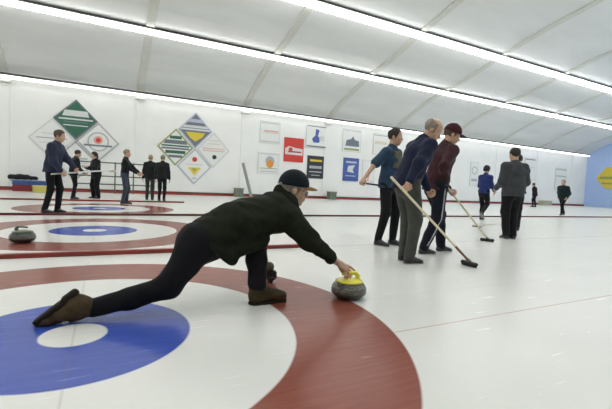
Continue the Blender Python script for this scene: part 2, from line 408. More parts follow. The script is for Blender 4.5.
# rectangular posters
poster(px_rect(260, 121.5, 280, 143.5), 'white', [('box', -.9, .9, .8, .86, 'grey'), ('box', -.6, .8, .05, .18, 'pink'), ('box', -.7, .9, -.1, .02, 'pale'), ('box', -.9, .9, -.86, -.8, 'grey')], 'white poster with a faint pink line, upper left of the posters', 'pale')
poster(px_rect(258, 153, 279, 174), 'white', [('box', -.9, .9, .86, .9, 'grey'), ('disc', 0.1, 0.25, .42, 'grey'), ('disc', 0.1, -0.05, .34, 'orange'), ('box', -.8, .8, -.5, -.44, 'olive'), ('box', -.8, .8, -.8, -.74, 'grey')], 'white poster with orange and grey round emblem above the capped player', 'pale')
poster(px_rect(284, 138, 303.5, 162), 'red', [('poly', [(-.9, -.4), (-.9, .1), (-.5, .3), (0.1, .18), (.9, .12), (.9, -.42)], 'pale'), ('box', -.6, .75, -.22, -.1, 'red'), ('disc', -.35, .02, .2, 'red')], 'red poster with a pale band across its middle', 'red')
poster(px_rect(306, 125.5, 327, 148.5), 'white', [('box', -.9, .9, .86, .93, 'slate'), ('poly', [(-.1, .7), (.25, .6), (.1, .1), (.4, -.2), (.2, -.5), (-.3, -.5), (-.45, -.2), (-.15, .1)], 'blue'), ('box', .25, .7, -.3, .1, 'pale'), ('box', -.9, .9, -.9, -.78, 'slate')], 'white poster with a blue figure on it, above the black poster', 'pale')
poster(px_rect(307, 156, 324, 178.5), 'black', [('box', -.7, .7, .5, .68, 'yellow'), ('box', -.75, .7, -.12, .12, 'grey'), ('box', -.75, .7, -.45, -.38, 'pale'), ('box', -.5, .5, -.75, -.68, 'grey')], 'black poster with yellow and grey lines', 'black')
poster(px_rect(342.5, 129.5, 361, 152), 'white', [('box', -.9, .9, .84, .9, 'grey'), ('poly', [(-.7, -.5), (-.6, 0), (-.1, .15), (.1, .4), (.3, .1), (.75, 0), (.8, -.5)], 'slate'), ('box', -.8, .8, -.86, -.7, 'olive')], 'white poster with a dark grey mound picture, above the blue poster', 'pale')
poster(px_rect(343, 158, 358.5, 181), 'blue', [('box', -.7, .7, .55, .72, 'lilac'), ('poly', [(-.4, .3), (.5, .4), (.2, .0), (.4, -.3), (-.5, -.2)], 'pale'), ('box', -.7, .6, -.6, -.52, 'lilac')], 'blue poster with pale shapes left of the man in blue tee', 'blue')
poster(px_rect(373, 134, 388, 155), 'white', [('box', -.9, .9, .8, .88, 'grey'), ('box', -.8, .8, .0, .3, 'cream')], 'white poster half hidden by the man in blue tee', 'cream')
poster(px_rect(362, 160, 374, 182), 'white', [('poly', [(-.2, -.9), (.4, .8), (.6, .8), (.1, -.9)], 'pink')], 'pale poster behind the arm of the man in blue tee', 'pale')
poster(px_rect(470, 162, 478, 186), 'white', [('disc', 0, .3, .7, 'grey'), ('disc', 0, .3, .55, 'white'), ('box', -.7, .7, -.6, -.4, 'grey')], 'white poster with grey ring beside the man in blue shirt', 'pale')
poster(px_rect(524, 158, 535, 180), 'white', [('box', -.9, .9, .82, .9, 'slate'), ('box', -.7, .7, .1, .2, 'pale')], 'white poster with dark top edge right of the grey jacket', 'pale')
poster(px_rect(555, 168, 566, 190), 'white', [('box', -.9, .9, .8, .9, 'grey'), ('box', -.9, .9, .2, .3, 'grey')], 'white poster behind the far dark walking man', 'cream')
# yellow sign on the blue end wall
c0 = atX(612, 178, XE); e = empty('wall_sign', (XE-0.06, c0[1], c0[2]), 'yellow pointed sign on the blue end wall at the right edge', 'sign')
bm = bmesh.new()
pts = [(-1.3, 0), (-0.5, 1.0), (1.8, 1.0), (2.4, 0), (1.8, -1.0), (-0.5, -1.0)]
a = [bm.verts.new((0, -y*0+(-y), z)) for y, z in pts]; d = [bm.verts.new((0.05, -y, z)) for y, z in pts]
bm.faces.new(a); bm.faces.new(d[::-1])
for i in range(6): bm.faces.new((a[i], a[(i+1) % 6], d[(i+1) % 6], d[i]))
bmesh.ops.recalc_face_normals(bm, faces=bm.faces[:]); from_bm('board', bm, sm('yellow'), e)
bm = bmesh.new(); b_box(bm, (-0.01, -1.2, -0.12), (0, 1.0, 0.12)); b_box(bm, (-0.01, -0.9, -0.6), (0, 0.8, -0.45)); from_bm('printed_band', bm, sm('olive'), e)

# ================================================================== THINGS BY THE WALL
# railing
p0 = atY(76, 180, 20.3); p1 = atY(151, 180, 20.3)
e = empty('railing', (p0[0], 20.3, 0), 'low three-rail metal railing in front of the back wall behind the standing men', 'railing')
L = p1[0]-p0[0]
for y_ in (163, 176.5, 184.5):
    z = atY(112, y_, 20.3)[2]; bm = bmesh.new(); b_tube(bm, [(0, 0, z), (L, 0, z)], 0.028, 10); from_bm('rail', bm, M('rail_metal', (0.11, 0.11, 0.07), rough=0.4, metal=0.3), e)
zt = atY(112, 162, 20.3)[2]
for k in range(5):
    bm = bmesh.new(); b_tube(bm, [(L*k/4, 0, 0), (L*k/4, 0, zt)], 0.028, 10); from_bm('post', bm, M('rail_metal', (0.11, 0.11, 0.07)), e)
# blue bin, bag, yellow box
a = atY(12, 190, 20.4); c = atY(50, 190, 20.4); t = atY(30, 180.5, 20.4)
e = empty('storage_bin', ((a[0]+c[0])/2, 20.6, 0), 'long blue storage bin on a dark red base by the back wall', 'bin')
hw = (c[0]-a[0])/2; zt = t[2]
bm = bmesh.new(); b_box(bm, (-hw, -0.28, 0.28), (hw, 0.28, zt-0.06), 0, 0.03)
for k in range(7): b_box(bm, (-hw+0.12+k*(2*hw-0.3)/6, -0.30, 0.3), (-hw+0.18+k*(2*hw-0.3)/6, -0.27, zt-0.1), 0)
from_bm('body', bm, M('bin_blue', (0.05, 0.11, 0.34), rough=0.4, var=0.15), e)
box_obj('lid', (-hw-0.03, -0.31, zt-0.06), (hw+0.03, 0.31, zt), M('bin_lid', (0.10, 0.17, 0.40), rough=0.35), e, 0.015)
box_obj('base', (-hw+0.02, -0.26, 0), (hw-0.02, 0.26, 0.28), M('bin_base', (0.20, 0.02, 0.025), rough=0.5), e, 0.01)
g = atY(26, 178, 20.5)
bagp = [cone((g[0]-0.55, 20.6, zt+0.13), (g[0]+0.35, 20.6, zt+0.10), 0.11, 0.08, (0, 1, 0), 1.6), cone((g[0]-0.3, 20.6, zt+0.20), (g[0]+0.05, 20.6, zt+0.18), 0.07)]
o = blob('equipment_bag', [(bagp, 0.05, 0.03)], cloth('bag_black', (0.015, 0.017, 0.02)), wr=wrinkle(0.01, 3)); tag(o, 'black soft bag lying on the blue storage bin', 'bag')
a = atY(33, 192, 19.7); c = atY(50, 192, 19.7)
e = empty('crate', ((a[0]+c[0])/2, 19.75, 0), 'small yellow crate on the floor in front of the blue bin', 'crate'); hw = (c[0]-a[0])/2
box_obj('body', (-hw, -0.2, 0), (hw, 0.2, 0.26), M('crate_yellow', (0.55, 0.48, 0.12), rough=0.5), e, 0.02)
box_obj('rim', (-hw-0.02, -0.22, 0.24), (hw+0.02, 0.22, 0.29), M('crate_rim', (0.60, 0.55, 0.22), rough=0.5), e, 0.01)
def small_box(x, y0, y1, w_, name, col, label):
    pp = atY(x, y1, 20.8); tz = atY(x, y0, 20.8)[2]
    e = empty(name, (pp[0], 20.8, 0), label, 'box')
    box_obj('body', (-w_/2, -0.2, 0), (w_/2, 0.2, tz-0.06), M(name+label[:6], col, rough=0.6, var=0.2), e, 0.02)
    box_obj('lid', (-w_/2-0.03, -0.23, tz-0.06), (w_/2+0.03, 0.23, tz), M(name+'_lid'+label[:6], tuple(q*1.3 for q in col), rough=0.5), e, 0.01)
small_box(331.5, 191.5, 199, 0.50, 'equipment_box', (0.16, 0.19, 0.14), 'small grey-green box at the wall right of the capped player')
small_box(238.5, 188, 197, 0.45, 'equipment_box', (0.42, 0.40, 0.36), 'small pale box at the wall left of the upright broom handle')
small_box(545, 200.5, 206, 1.35, 'equipment_box', (0.45, 0.42, 0.32), 'low beige box at the wall between two far walking men')

# ================================================================== CURLING STONES AND BROOMS
def granite(name, c1, c2):
    m = bpy.data.materials.new(name); m.use_nodes = True; n = m.node_tree.nodes; l = m.node_tree.links; b = n['Principled BSDF']
    tc = n.new('ShaderNodeTexCoord'); t = n.new('ShaderNodeTexNoise'); t.inputs['Scale'].default_value = 90; t.inputs['Detail'].default_value = 6
    l.new(tc.outputs['Object'], t.inputs['Vector']); r = n.new('ShaderNodeValToRGB')
    r.color_ramp.elements[0].position = 0.38; r.color_ramp.elements[1].position = 0.66
    r.color_ramp.elements[0].color = (*c1, 1); r.color_ramp.elements[1].color = (*c2, 1)
    l.new(t.outputs['Fac'], r.inputs[0]); l.new(r.outputs[0], b.inputs['Base Color']); b.inputs['Roughness'].default_value = 0.3
    return m
gr = granite('granite', (0.025, 0.026, 0.02), (0.15, 0.15, 0.12)); gb = granite('granite_band', (0.07, 0.07, 0.055), (0.20, 0.20, 0.165))
gr_dark = granite('granite_dark', (0.015, 0.016, 0.014), (0.08, 0.08, 0.07))
def stone(loc, hcol, hname, label, az, gr=gr):
    e = empty('curling_stone', loc, label, 'curling stone', 'curling stones on the ice', az)
    bm = bmesh.new()
    prof_ = [(0.06, 0.004), (0.064, 0.0), (0.075, 0.003), (0.1, 0.012), (0.122, 0.026), (0.134, 0.043)]
    prof2 = [(0.1365, 0.043), (0.1375, 0.056), (0.1375, 0.082), (0.1365, 0.094)]
    prof3 = [(0.134, 0.094), (0.125, 0.112), (0.108, 0.127), (0.09, 0.134), (0.06, 0.136)]
    b_lathe(bm, prof_+prof2+prof3, seg=64)
    from_bm('stone_body', bm, gr, e)
    bm = bmesh.new(); b_lathe(bm, [(0.134, 0.05), (0.1385, 0.054), (0.1388, 0.068), (0.1385, 0.082), (0.134, 0.086)], seg=64); from_bm('striking_band', bm, gb, e)
    hm = M(hname, hcol, rough=0.3, coat=0.3)
    bm = bmesh.new(); b_lathe(bm, [(0.02, 0.130), (0.106, 0.130), (0.110, 0.134), (0.108, 0.140), (0.08, 0.149), (0.03, 0.154), (0.004, 0.155)], seg=48)
    cap = from_bm('handle_disc', bm, hm, e)
    hp = [cone((0.080, 0, 0.142), (0.082, 0, 0.168), 0.021, 0.016), cone((0.082, 0, 0.168), (0.058, 0, 0.193), 0.016, 0.014), cone((0.058, 0, 0.193), (0.01, 0, 0.198), 0.0145, 0.0135), cone((0.01, 0, 0.198), (-0.058, 0, 0.192), 0.0135, 0.012, (0, 1, 0), 1.2)]
    blob('handle', [(hp, 0.012, 0.004)], hm, e)
    return e
SP = V(1.722, 2.515, 0)
stone(SP, (0.74, 0.68, 0.045), 'handle_yellow', 'grey granite curling stone with yellow handle under the kneeling player\'s hand', math.radians(0))
stone(atZ(22.5, 242.5), (0.10, 0.14, 0.09), 'handle_dark', 'dark curling stone standing alone on the second house', math.radians(150), gr_dark)

handlem = M('pale_handle', (0.72, 0.64, 0.46), rough=0.4); greyh = M('grey_handle', (0.30, 0.30, 0.27), rough=0.4)
def broom(foot, top, label, hm=handlem, headm=blackm, grip=None, hl=0.20, lie=False, side=None, low=None):
    """sweeping broom: head on the ice at foot, handle up to top"""
    foot = V(*foot); top = V(*top); e = empty('sweeping_broom', foot, label, 'broom', 'sweeping brooms')
    a = V(0, 0, 0.055 if not lie else 0.03); t = top-foot; d = (t-a)/np.linalg.norm(t-a)
    s = np.cross(d, (0, 0, 1)); s = s/np.linalg.norm(s) if side is None else V(*side)
    bm = bmesh.new(); b_tube(bm, [a+d*0.03, t], 0.0135, 12); from_bm('handle', bm, hm, e)
    if low is not None:
        bm = bmesh.new(); b_tube(bm, [a+d*0.04, a+d*0.30], 0.0145, 12); from_bm('lower_sleeve', bm, low, e)
    if grip: 
        bm = bmesh.new(); b_tube(bm, [t-d*grip, t+d*0.004], 0.0165, 12); from_bm('grip', bm, blackm, e)
    bm = bmesh.new(); b_tube(bm, [a-d*0.01, a+d*0.03, a+d*0.07], [0.022, 0.02, 0.015], 12); from_bm('ferrule', bm, M('ferrule', (0.16, 0.13, 0.08), rough=0.5), e)
    z0 = 0.012 if not lie else 0.012
    hd = [cone(-s*hl/2+V(0, 0, z0+0.024), s*hl/2+V(0, 0, z0+0.024), 0.022, 0.022, (d[0], d[1], 0.001), 1.5)]
    blob('brush_head', [(hd, 0.01, 0.008)], headm, e)
    bm = bmesh.new(); 
    for k in range(9):
        q = s*(k/8-0.5)*hl*0.95; b_tube(bm, [q+V(0, 0, 0.03), q+V(0, 0, 0.002)], [0.014, 0.018], 8)
    from_bm('bristles', bm, M('bristles', (0.03, 0.028, 0.025), rough=0.9), e)
    return e

# ================================================================== PEOPLE
skinm = M('skin', (0.53, 0.33, 0.22), rough=0.5, var=0.08, vscale=30, bump=0.1, bscale=120)
eyem = M('eye_white', (0.7, 0.7, 0.68), rough=0.2); pupm = M('pupil', (0.02, 0.015, 0.01), rough=0.2)
def frame_from(f, up=(0, 0, 1)):
    f = V(*f); f /= np.linalg.norm(f); s = np.cross(up, f); s /= np.linalg.norm(s); u = np.cross(f, s); return f, s, u
def head_prims(c, f, s, u, k=1.0):
    T = lambda x, y, z: c + k*(f*x + s*y + u*z); fr = np.stack([f, s, u])
    P = [ell(T(-0.012, 0, 0.025), V(0.098, 0.076, 0.095)*k, fr), ell(T(0.028, 0, -0.045), V(0.068, 0.058, 0.078)*k, fr),
         cone(T(0.05, 0, -0.10), T(0.066, 0, -0.098), 0.026*k, 0.022*k, s, 1.2),
         cone(T(0.086, 0, 0.005), T(0.108, 0, -0.03), 0.009*k, 0.013*k), ell(T(0.09, 0, -0.063), V(0.012, 0.024, 0.010)*k, fr),
         cone(T(0.074, -0.03, 0.018), T(0.074, 0.03, 0.018), 0.014*k)]
    for q in (-1, 1):
        P.append(ell(T(-0.005, q*0.077, -0.015), V(0.018, 0.008, 0.030)*k, fr)); P.append(ell(T(0.058, q*0.038, -0.03), V(0.02, 0.016, 0.02)*k, fr))
    return P, T, fr
def hair(parent, T, fr, k, m, style, org, h, c, f, u):
    P = [ell(T(-0.016, 0, 0.03), V(0.108, 0.087, 0.102)*k, fr)]
    if style == 'bushy': P = [ell(T(-0.02, 0, 0.035), V(0.118, 0.096, 0.112)*k, fr), ell(T(-0.05, 0, -0.01), V(0.085, 0.09, 0.09)*k, fr)]
    if style == 'long': P = [ell(T(-0.02, 0, 0.03), V(0.116, 0.098, 0.11)*k, fr), cone(T(-0.06, 0, 0.0), T(-0.075, 0, -0.12), 0.08*k, 0.05*k)]
    def cut(X, r):
        q = (X-c)/k; a = q@f; z = q@u
        if style == 'bald': lim = np.maximum(z-0.075-0.2*(-a).clip(0, 1), np.maximum(a-0.035+0.2*z, -0.055-z))
        else: lim = np.maximum(a-0.055-0.35*(z-0.05).clip(-0.2, 0.2), -0.06-z if style != 'long' else -0.3-z)
        return np.maximum(r, lim*k)
    blob('hair', [(P, 0.02, h)], m, parent, cut=cut, wr=wrinkle(0.004, 11, 70), org=org)
def ball(name, c, r, m, parent, org):
    bm = bmesh.new(); bmesh.ops.create_uvsphere(bm, u_segments=12, v_segments=8, radius=r)
    for v in bm.verts: v.co += Vector(c-org)
    return from_bm(name, bm, m, parent, True)
def cap(parent, T, fr, k, m, bm_, org, h, c, f, s, u):
    P = [ell(T(-0.012, 0, 0.035), V(0.116, 0.093, 0.112)*k, fr)]
    def cut(X, r):
        z = ((X-c)@u)/k; a = ((X-c)@f)/k
        return np.maximum(r, (0.022-z+0.10*a)*k)
    o = blob('cap_crown', [(P, 0.02, h)], m, parent, cut=cut, org=org)
    bt = bmesh.new(); 
    b_tube(bt, [T(-0.012, 0, 0.146)-org, T(-0.012, 0, 0.152)-org], 0.009*k, 10); from_bm('cap_button', bt, m, o)
    # curved peak
    bb = bmesh.new(); N = 16; rows = []
    for j, (ra, dz) in enumerate(((0.0, 0), (0.35, 0.0), (0.7, -0.005), (1.0, -0.014))):
        row = []
        for i in range(N+1):
            t = -math.pi/2*0.92 + math.pi*0.92*i/N
            x = 0.062 + 0.045*math.cos(t)*1.0 + ra*0.075*math.cos(t)**0.7 if math.cos(t) > 0 else 0.062
            y = 0.084*math.sin(t)
            z = 0.045 + dz*0.6 - 0.022*(y/0.084)**2
            row.append((x, y, z))
        rows.append(row)
    vs = [[[bb.verts.new(T(x, y, z+th)-org) for (x, y, z) in row] for row in rows] for th in (0, 0.005)]
    for L_ in vs:
        for j in range(3):
            for i in range(N): bb.faces.new((L_[j][i], L_[j][i+1], L_[j+1][i+1], L_[j+1][i]))
    for i in range(N): bb.faces.new((vs[0][3][i], vs[0][3][i+1], vs[1][3][i+1], vs[1][3][i])); bb.faces.new((vs[0][0][i], vs[0][0][i+1], vs[1][0][i+1], vs[1][0][i]))
    for i in (0, N):
        for j in range(3): bb.faces.new((vs[0][j][i], vs[0][j+1][i], vs[1][j+1][i], vs[1][j][i]))
    bmesh.ops.recalc_face_normals(bb, faces=bb.faces[:])
    from_bm('cap_peak', bb, bm_, parent, True)
def hand_prims(wr, d, nrm, thumb, curl=0.4, k=1.0):
    """wr wrist, d direction of the palm, nrm where the palm faces, thumb side direction"""
    d = d/np.linalg.norm(d); t = thumb - d*(thumb@d); t /= np.linalg.norm(t); nn = nrm - d*(nrm@d) - t*(nrm@t); nn /= np.linalg.norm(nn)
    P = [cone(wr, wr+d*0.03*k, 0.024*k, 0.026*k, t, 1.2), cone(wr+d*0.03*k+t*0.018*k, wr+d*0.082*k+t*0.026*k, 0.017*k, 0.014*k), cone(wr+d*0.03*k, wr+d*0.085*k+t*0.005*k, 0.018*k, 0.014*k),
         cone(wr+d*0.03*k-t*0.016*k, wr+d*0.078*k-t*0.022*k, 0.017*k, 0.013*k)]
    for off, ln, r in ((0.031, 0.072, 0.0092), (0.010, 0.080, 0.0096), (-0.011, 0.074, 0.0090), (-0.030, 0.058, 0.0080)):
        p = wr + d*0.083*k + t*off*k; a = 0.0; 
        for q, seg in enumerate((0.45, 0.32, 0.25)):
            a += curl*(0.9, 1.1, 0.8)[q]; dd = d*math.cos(a) + nn*math.sin(a)
            p2 = p + dd*ln*seg*k*1.05; P.append(cone(p, p2, r*k, r*k*0.93)); p = p2
    p = wr + d*0.025*k + t*0.028*k; dd = (t*0.75 + d*0.65 + nn*0.3); dd /= np.linalg.norm(dd); p2 = p+dd*0.038*k; P.append(cone(p, p2, 0.0125*k, 0.0105*k))
    dd = t*(0.35-0.5*min(curl, 1)) + d*0.8 + nn*(0.3+0.7*min(curl, 1)); dd /= np.linalg.norm(dd); P.append(cone(p2, p2+dd*0.032*k, 0.0105*k, 0.009*k))
    return P
def ik(a, c, l1, l2, bend):
    d = c-a; L = np.linalg.norm(d); mx = (l1+l2)*0.998
    if L > mx: c = a + d/L*mx; d = c-a; L = mx
    x = (l1*l1-l2*l2+L*L)/(2*L); h = math.sqrt(max(l1*l1-x*x, 0)); u = d/L
    b = bend-u*(bend@u); b = b/max(np.linalg.norm(b), 1e-6)
    return a + u*x + b*h, c
def shoe(parent, ankle, f, k, m, solem, org, h, flat=True, pitch=0.0):
    """ankle position, forward direction in plan; pitch tips the toe down"""
    f = V(*f); f /= np.linalg.norm(f); up = V(0, 0, 1); s = np.cross(up, f)
    F_ = f*math.cos(pitch) - up*math.sin(pitch); U_ = up*math.cos(pitch) + f*math.sin(pitch)
    T = lambda x, y, z: ankle + k*(F_*x + s*y + U_*z)
    P = [cone(T(0, 0, 0.0), T(-0.012, 0, -0.035), 0.046*k, 0.046*k), cone(T(-0.03, 0, -0.055), T(0.06, 0, -0.052), 0.036*k, 0.034*k, s, 1.1), cone(T(0.03, 0, -0.03), T(0.12, 0, -0.06), 0.034*k, 0.026*k, s, 1.4), cone(T(0.12, 0, -0.062), T(0.155, 0, -0.064), 0.027*k, 0.022*k, s, 1.5)]
    def cut(X, r):
        z = (X-ankle)@U_/k; return np.maximum(r, (-0.078-z)*k)
    o = blob('shoe', [(P, 0.02, h)], m, parent, cut=cut, org=org)
    Ps = [cone(T(-0.035, 0, -0.080), T(0.05, 0, -0.080), 0.036*k, 0.034*k, s, 1.05), cone(T(0.05, 0, -0.08), T(0.15, 0, -0.08), 0.035*k, 0.030*k, s, 1.3)]
    def cut2(X, r):
        z = (X-ankle)@U_/k; return np.maximum(r, np.maximum(z+0.074, -0.09-z)*k)
    blob('sole', [(Ps, 0.02, h*0.8)], solem, o, cut=cut2, org=org)
HAIRC = dict(dark=(0.02, 0.016, 0.013), brown=(0.07, 0.045, 0.028), fair=(0.30, 0.23, 0.13), grey=(0.22, 0.19, 0.15), black=(0.01, 0.01, 0.01))
def standing(pos, az, H, label, top, pants, lean=5, feet=((0.05, 0.1), (-0.05, -0.1)), lift=(0, 0), hands=None, pel=0.0, headp=10, heady=0, hairs=('short', 'dark'), capc=None, sleeves='long', h=0.02,
             topw=1.0, pantw=1.0, shoes=(0.02, 0.02, 0.022), sole=(0.25, 0.25, 0.24), grip=(0.5, 0.5), skirt=0.0, turn=0.0, extra=None, lookup=None):
    """feet/hands are (forward, left[, height]) from pos; index 0 = left, 1 = right"""
    k = H/1.78; a = math.radians(az); f = V(math.cos(a), math.sin(a), 0); s = V(-math.sin(a), math.cos(a), 0); up = V(0, 0, 1)
    pos = V(pos[0], pos[1], 0); W = lambda q: pos + f*q[0] + s*q[1] + up*(q[2] if len(q) > 2 else 0)
    e = empty('person', pos, label, 'person', 'players and onlookers on the ice')
    a2 = math.radians(az+turn); f2 = V(math.cos(a2), math.sin(a2), 0); s2 = V(-math.sin(a2), math.cos(a2), 0)
    ln = math.radians(lean); td = up*math.cos(ln) + f*math.sin(ln); tf = f2*math.cos(ln) - up*math.sin(ln)
    ank = [W((feet[i][0]*1.0, feet[i][1], 0.09*k+lift[i])) for i in (0, 1)]
    hz = 0.93*k
    reach = 0.84*k
    pelv = pos + f*pel + up*hz
    hips = [pelv + s*0.09*k, pelv - s*0.09*k]
    drop = 0
    for i in (0, 1):
        D = hips[i]-ank[i]; hor = math.hypot(D[0], D[1]); mxz = math.sqrt(max(reach**2-hor**2, 0.01))
        if lift[i] == 0: drop = max(drop, D[2]-mxz)
    pelv = pelv - up*drop; hips = [q-up*drop for q in hips]
    kn = []; 
    for i in (0, 1):
        q, an = ik(hips[i], ank[i], 0.425*k, 0.425*k, f+0.1*up); kn.append(q); ank[i] = an
    chest = pelv + td*0.36*k; neck = pelv + td*0.56*k; sh = [pelv + td*0.455*k + s2*0.160*k*(1+(topw-1)*.4), pelv + td*0.455*k - s2*0.160*k*(1+(topw-1)*.4)]
    hp = math.radians(headp); hy = math.radians(az+turn+heady); hf = V(math.cos(hy)*math.cos(hp), math.sin(hy)*math.cos(hp), -math.sin(hp))
    F, S, U = frame_from(hf); hc = neck + td*0.05*k + U*0.09*k + F*0.025*k
    HP, T, fr = head_prims(hc, F, S, U, k*1.0)
    if hands is None: hands = ((0.05, 0.26, 0.80*k), (0.05, -0.26, 0.80*k))
    el, wr = [], []
    for i, q in enumerate(hands):
        tgt = W(q) if len(q) == 3 else V(*q[:3]); 
        if len(q) == 4: tgt = V(*q[:3])
        e_, w_ = ik(sh[i], tgt, 0.29*k, 0.26*k, (s2 if i == 0 else -s2)*0.3 - f2*0.8 - up*0.6); el.append(e_); wr.append(w_)
    body = [cone(pelv, chest, 0.085*k, 0.095*k, s2, 1.3), cone(chest, neck-td*0.06*k, 0.09*k, 0.06*k, s2, 1.5)]
    for i in (0, 1):
        body += [cone(sh[i], el[i], 0.046*k, 0.036*k), cone(el[i], wr[i], 0.036*k, 0.025*k), cone(hips[i], kn[i], 0.07*k, 0.05*k), cone(kn[i], ank[i], 0.05*k, 0.034*k)]
    sets = [(body, 0.03, max(h, 0.014)), (HP + [cone(hc-U*0.05*k-F*0.02*k, neck-td*0.05*k, 0.054*k, 0.06*k)], 0.022, min(h*0.5, 0.008))]
    for i in (0, 1):
        d = wr[i]-el[i]; d /= np.linalg.norm(d); side = s2 if i == 0 else -s2
        sets.append(([cone(wr[i]-d*0.05*k, wr[i], 0.026*k, 0.022*k)] + hand_prims(wr[i], d, -side+0.4*f2, f2+0.2*up, grip[i], k), 0.008, min(h*0.4, 0.006)))
    blob('body', sets, skinm, e, org=pos)
    for q in (-1, 1):
        ball('eye', T(0.079, q*0.031, -0.002), 0.0125*k, eyem, e, pos); 
    for q in (-1, 1): ball('pupil', T(0.0885, q*0.031, -0.003), 0.0055*k, pupm, [c_ for c_ in e.children if c_.name.startswith('eye')][(q+1)//2], pos)
    # clothes
    g = topw
    tp = [hemcut(cone(pelv-td*0.16*k, chest, 0.132*k*g, 0.125*k*g, s2, 1.28), pelv-up*(0.07+skirt)*k, up), cone(chest, neck-td*0.12*k, 0.122*k*g, 0.085*k*g, s2, 1.45), cone(neck-td*0.05*k, sh[0], 0.055*k, 0.058*k*g), cone(neck-td*0.05*k, sh[1], 0.055*k, 0.058*k*g), cone(neck-td*0.05*k, neck-td*0.0*k, 0.075*k, 0.062*k)]
    arms = []
    for i in (0, 1):
        if sleeves == 'long':
            d = wr[i]-el[i]; tp += [cone(sh[i], el[i], 0.064*k*g, 0.055*k*g), cone(el[i], wr[i]-d*0.06, 0.056*k*g, 0.040*k*g)]
        else:
            d = el[i]-sh[i]; tp += [cone(sh[i], sh[i]+d*0.8, 0.068*k*g, 0.07*k*g)]
    top_o = blob('top', [(tp, 0.05, h)], top, e, wr=wrinkle(0.006*k, int(H*1000+az) % 999, 22), org=pos)
    if sleeves == 'long':
        for i in (0, 1):
            bm = bmesh.new(); d = wr[i]-el[i]; d /= np.linalg.norm(d)
            b_tube(bm, [wr[i]-d*0.05*k-pos, wr[i]-d*0.035*k-pos, wr[i]-d*0.005*k-pos], [0.036*k*g, 0.040*k*g, 0.033*k*g], 16)
            from_bm('cuff', bm, top, top_o)
    pw = pantw
    pt = [cone(pelv+td*0.05*k, pelv-up*0.06*k, 0.115*k*pw, 0.105*k*pw, s, 1.35)]
    for i in (0, 1):
        d = ank[i]-kn[i]; pt += [cone(hips[i], kn[i], 0.093*k*pw, 0.07*k*pw), cone(kn[i], ank[i]+d*0.02, 0.07*k*pw, 0.055*k*pw)]
    def pc(X, r): return r
    blob('trousers', [(pt, 0.03, h)], pants, e, wr=wrinkle(0.006*k, int(H*777+az) % 999, 20), org=pos)
    shm = M('shoe_%.3f' % shoes[0], shoes, rough=0.5); slm = M('sole_%.3f' % sole[0], sole, rough=0.6)
    for i in (0, 1):
        shoe(e, ank[i], f if feet[i][1]*0 == 0 else f, k*1.06, shm, slm, pos, min(h, 0.012), pitch=0.0 if lift[i] == 0 else 0.7)
    hm = M('hair_'+hairs[1], HAIRC[hairs[1]], rough=0.7, var=0.3, vscale=60)
    hair(e, T, fr, k, hm, hairs[0], pos, min(h, 0.01), hc, F, U)
    if capc is not None: cap(e, T, fr, k, capc[0], capc[1], pos, min(h, 0.008), hc, F, S, U)
    return dict(e=e, wr=wr, el=el, sh=sh, pelv=pelv, hips=hips, kn=kn, ank=ank, chest=chest, T=T, f=f2, s=s2, up=up, td=td, tf=tf, k=k, pos=pos)

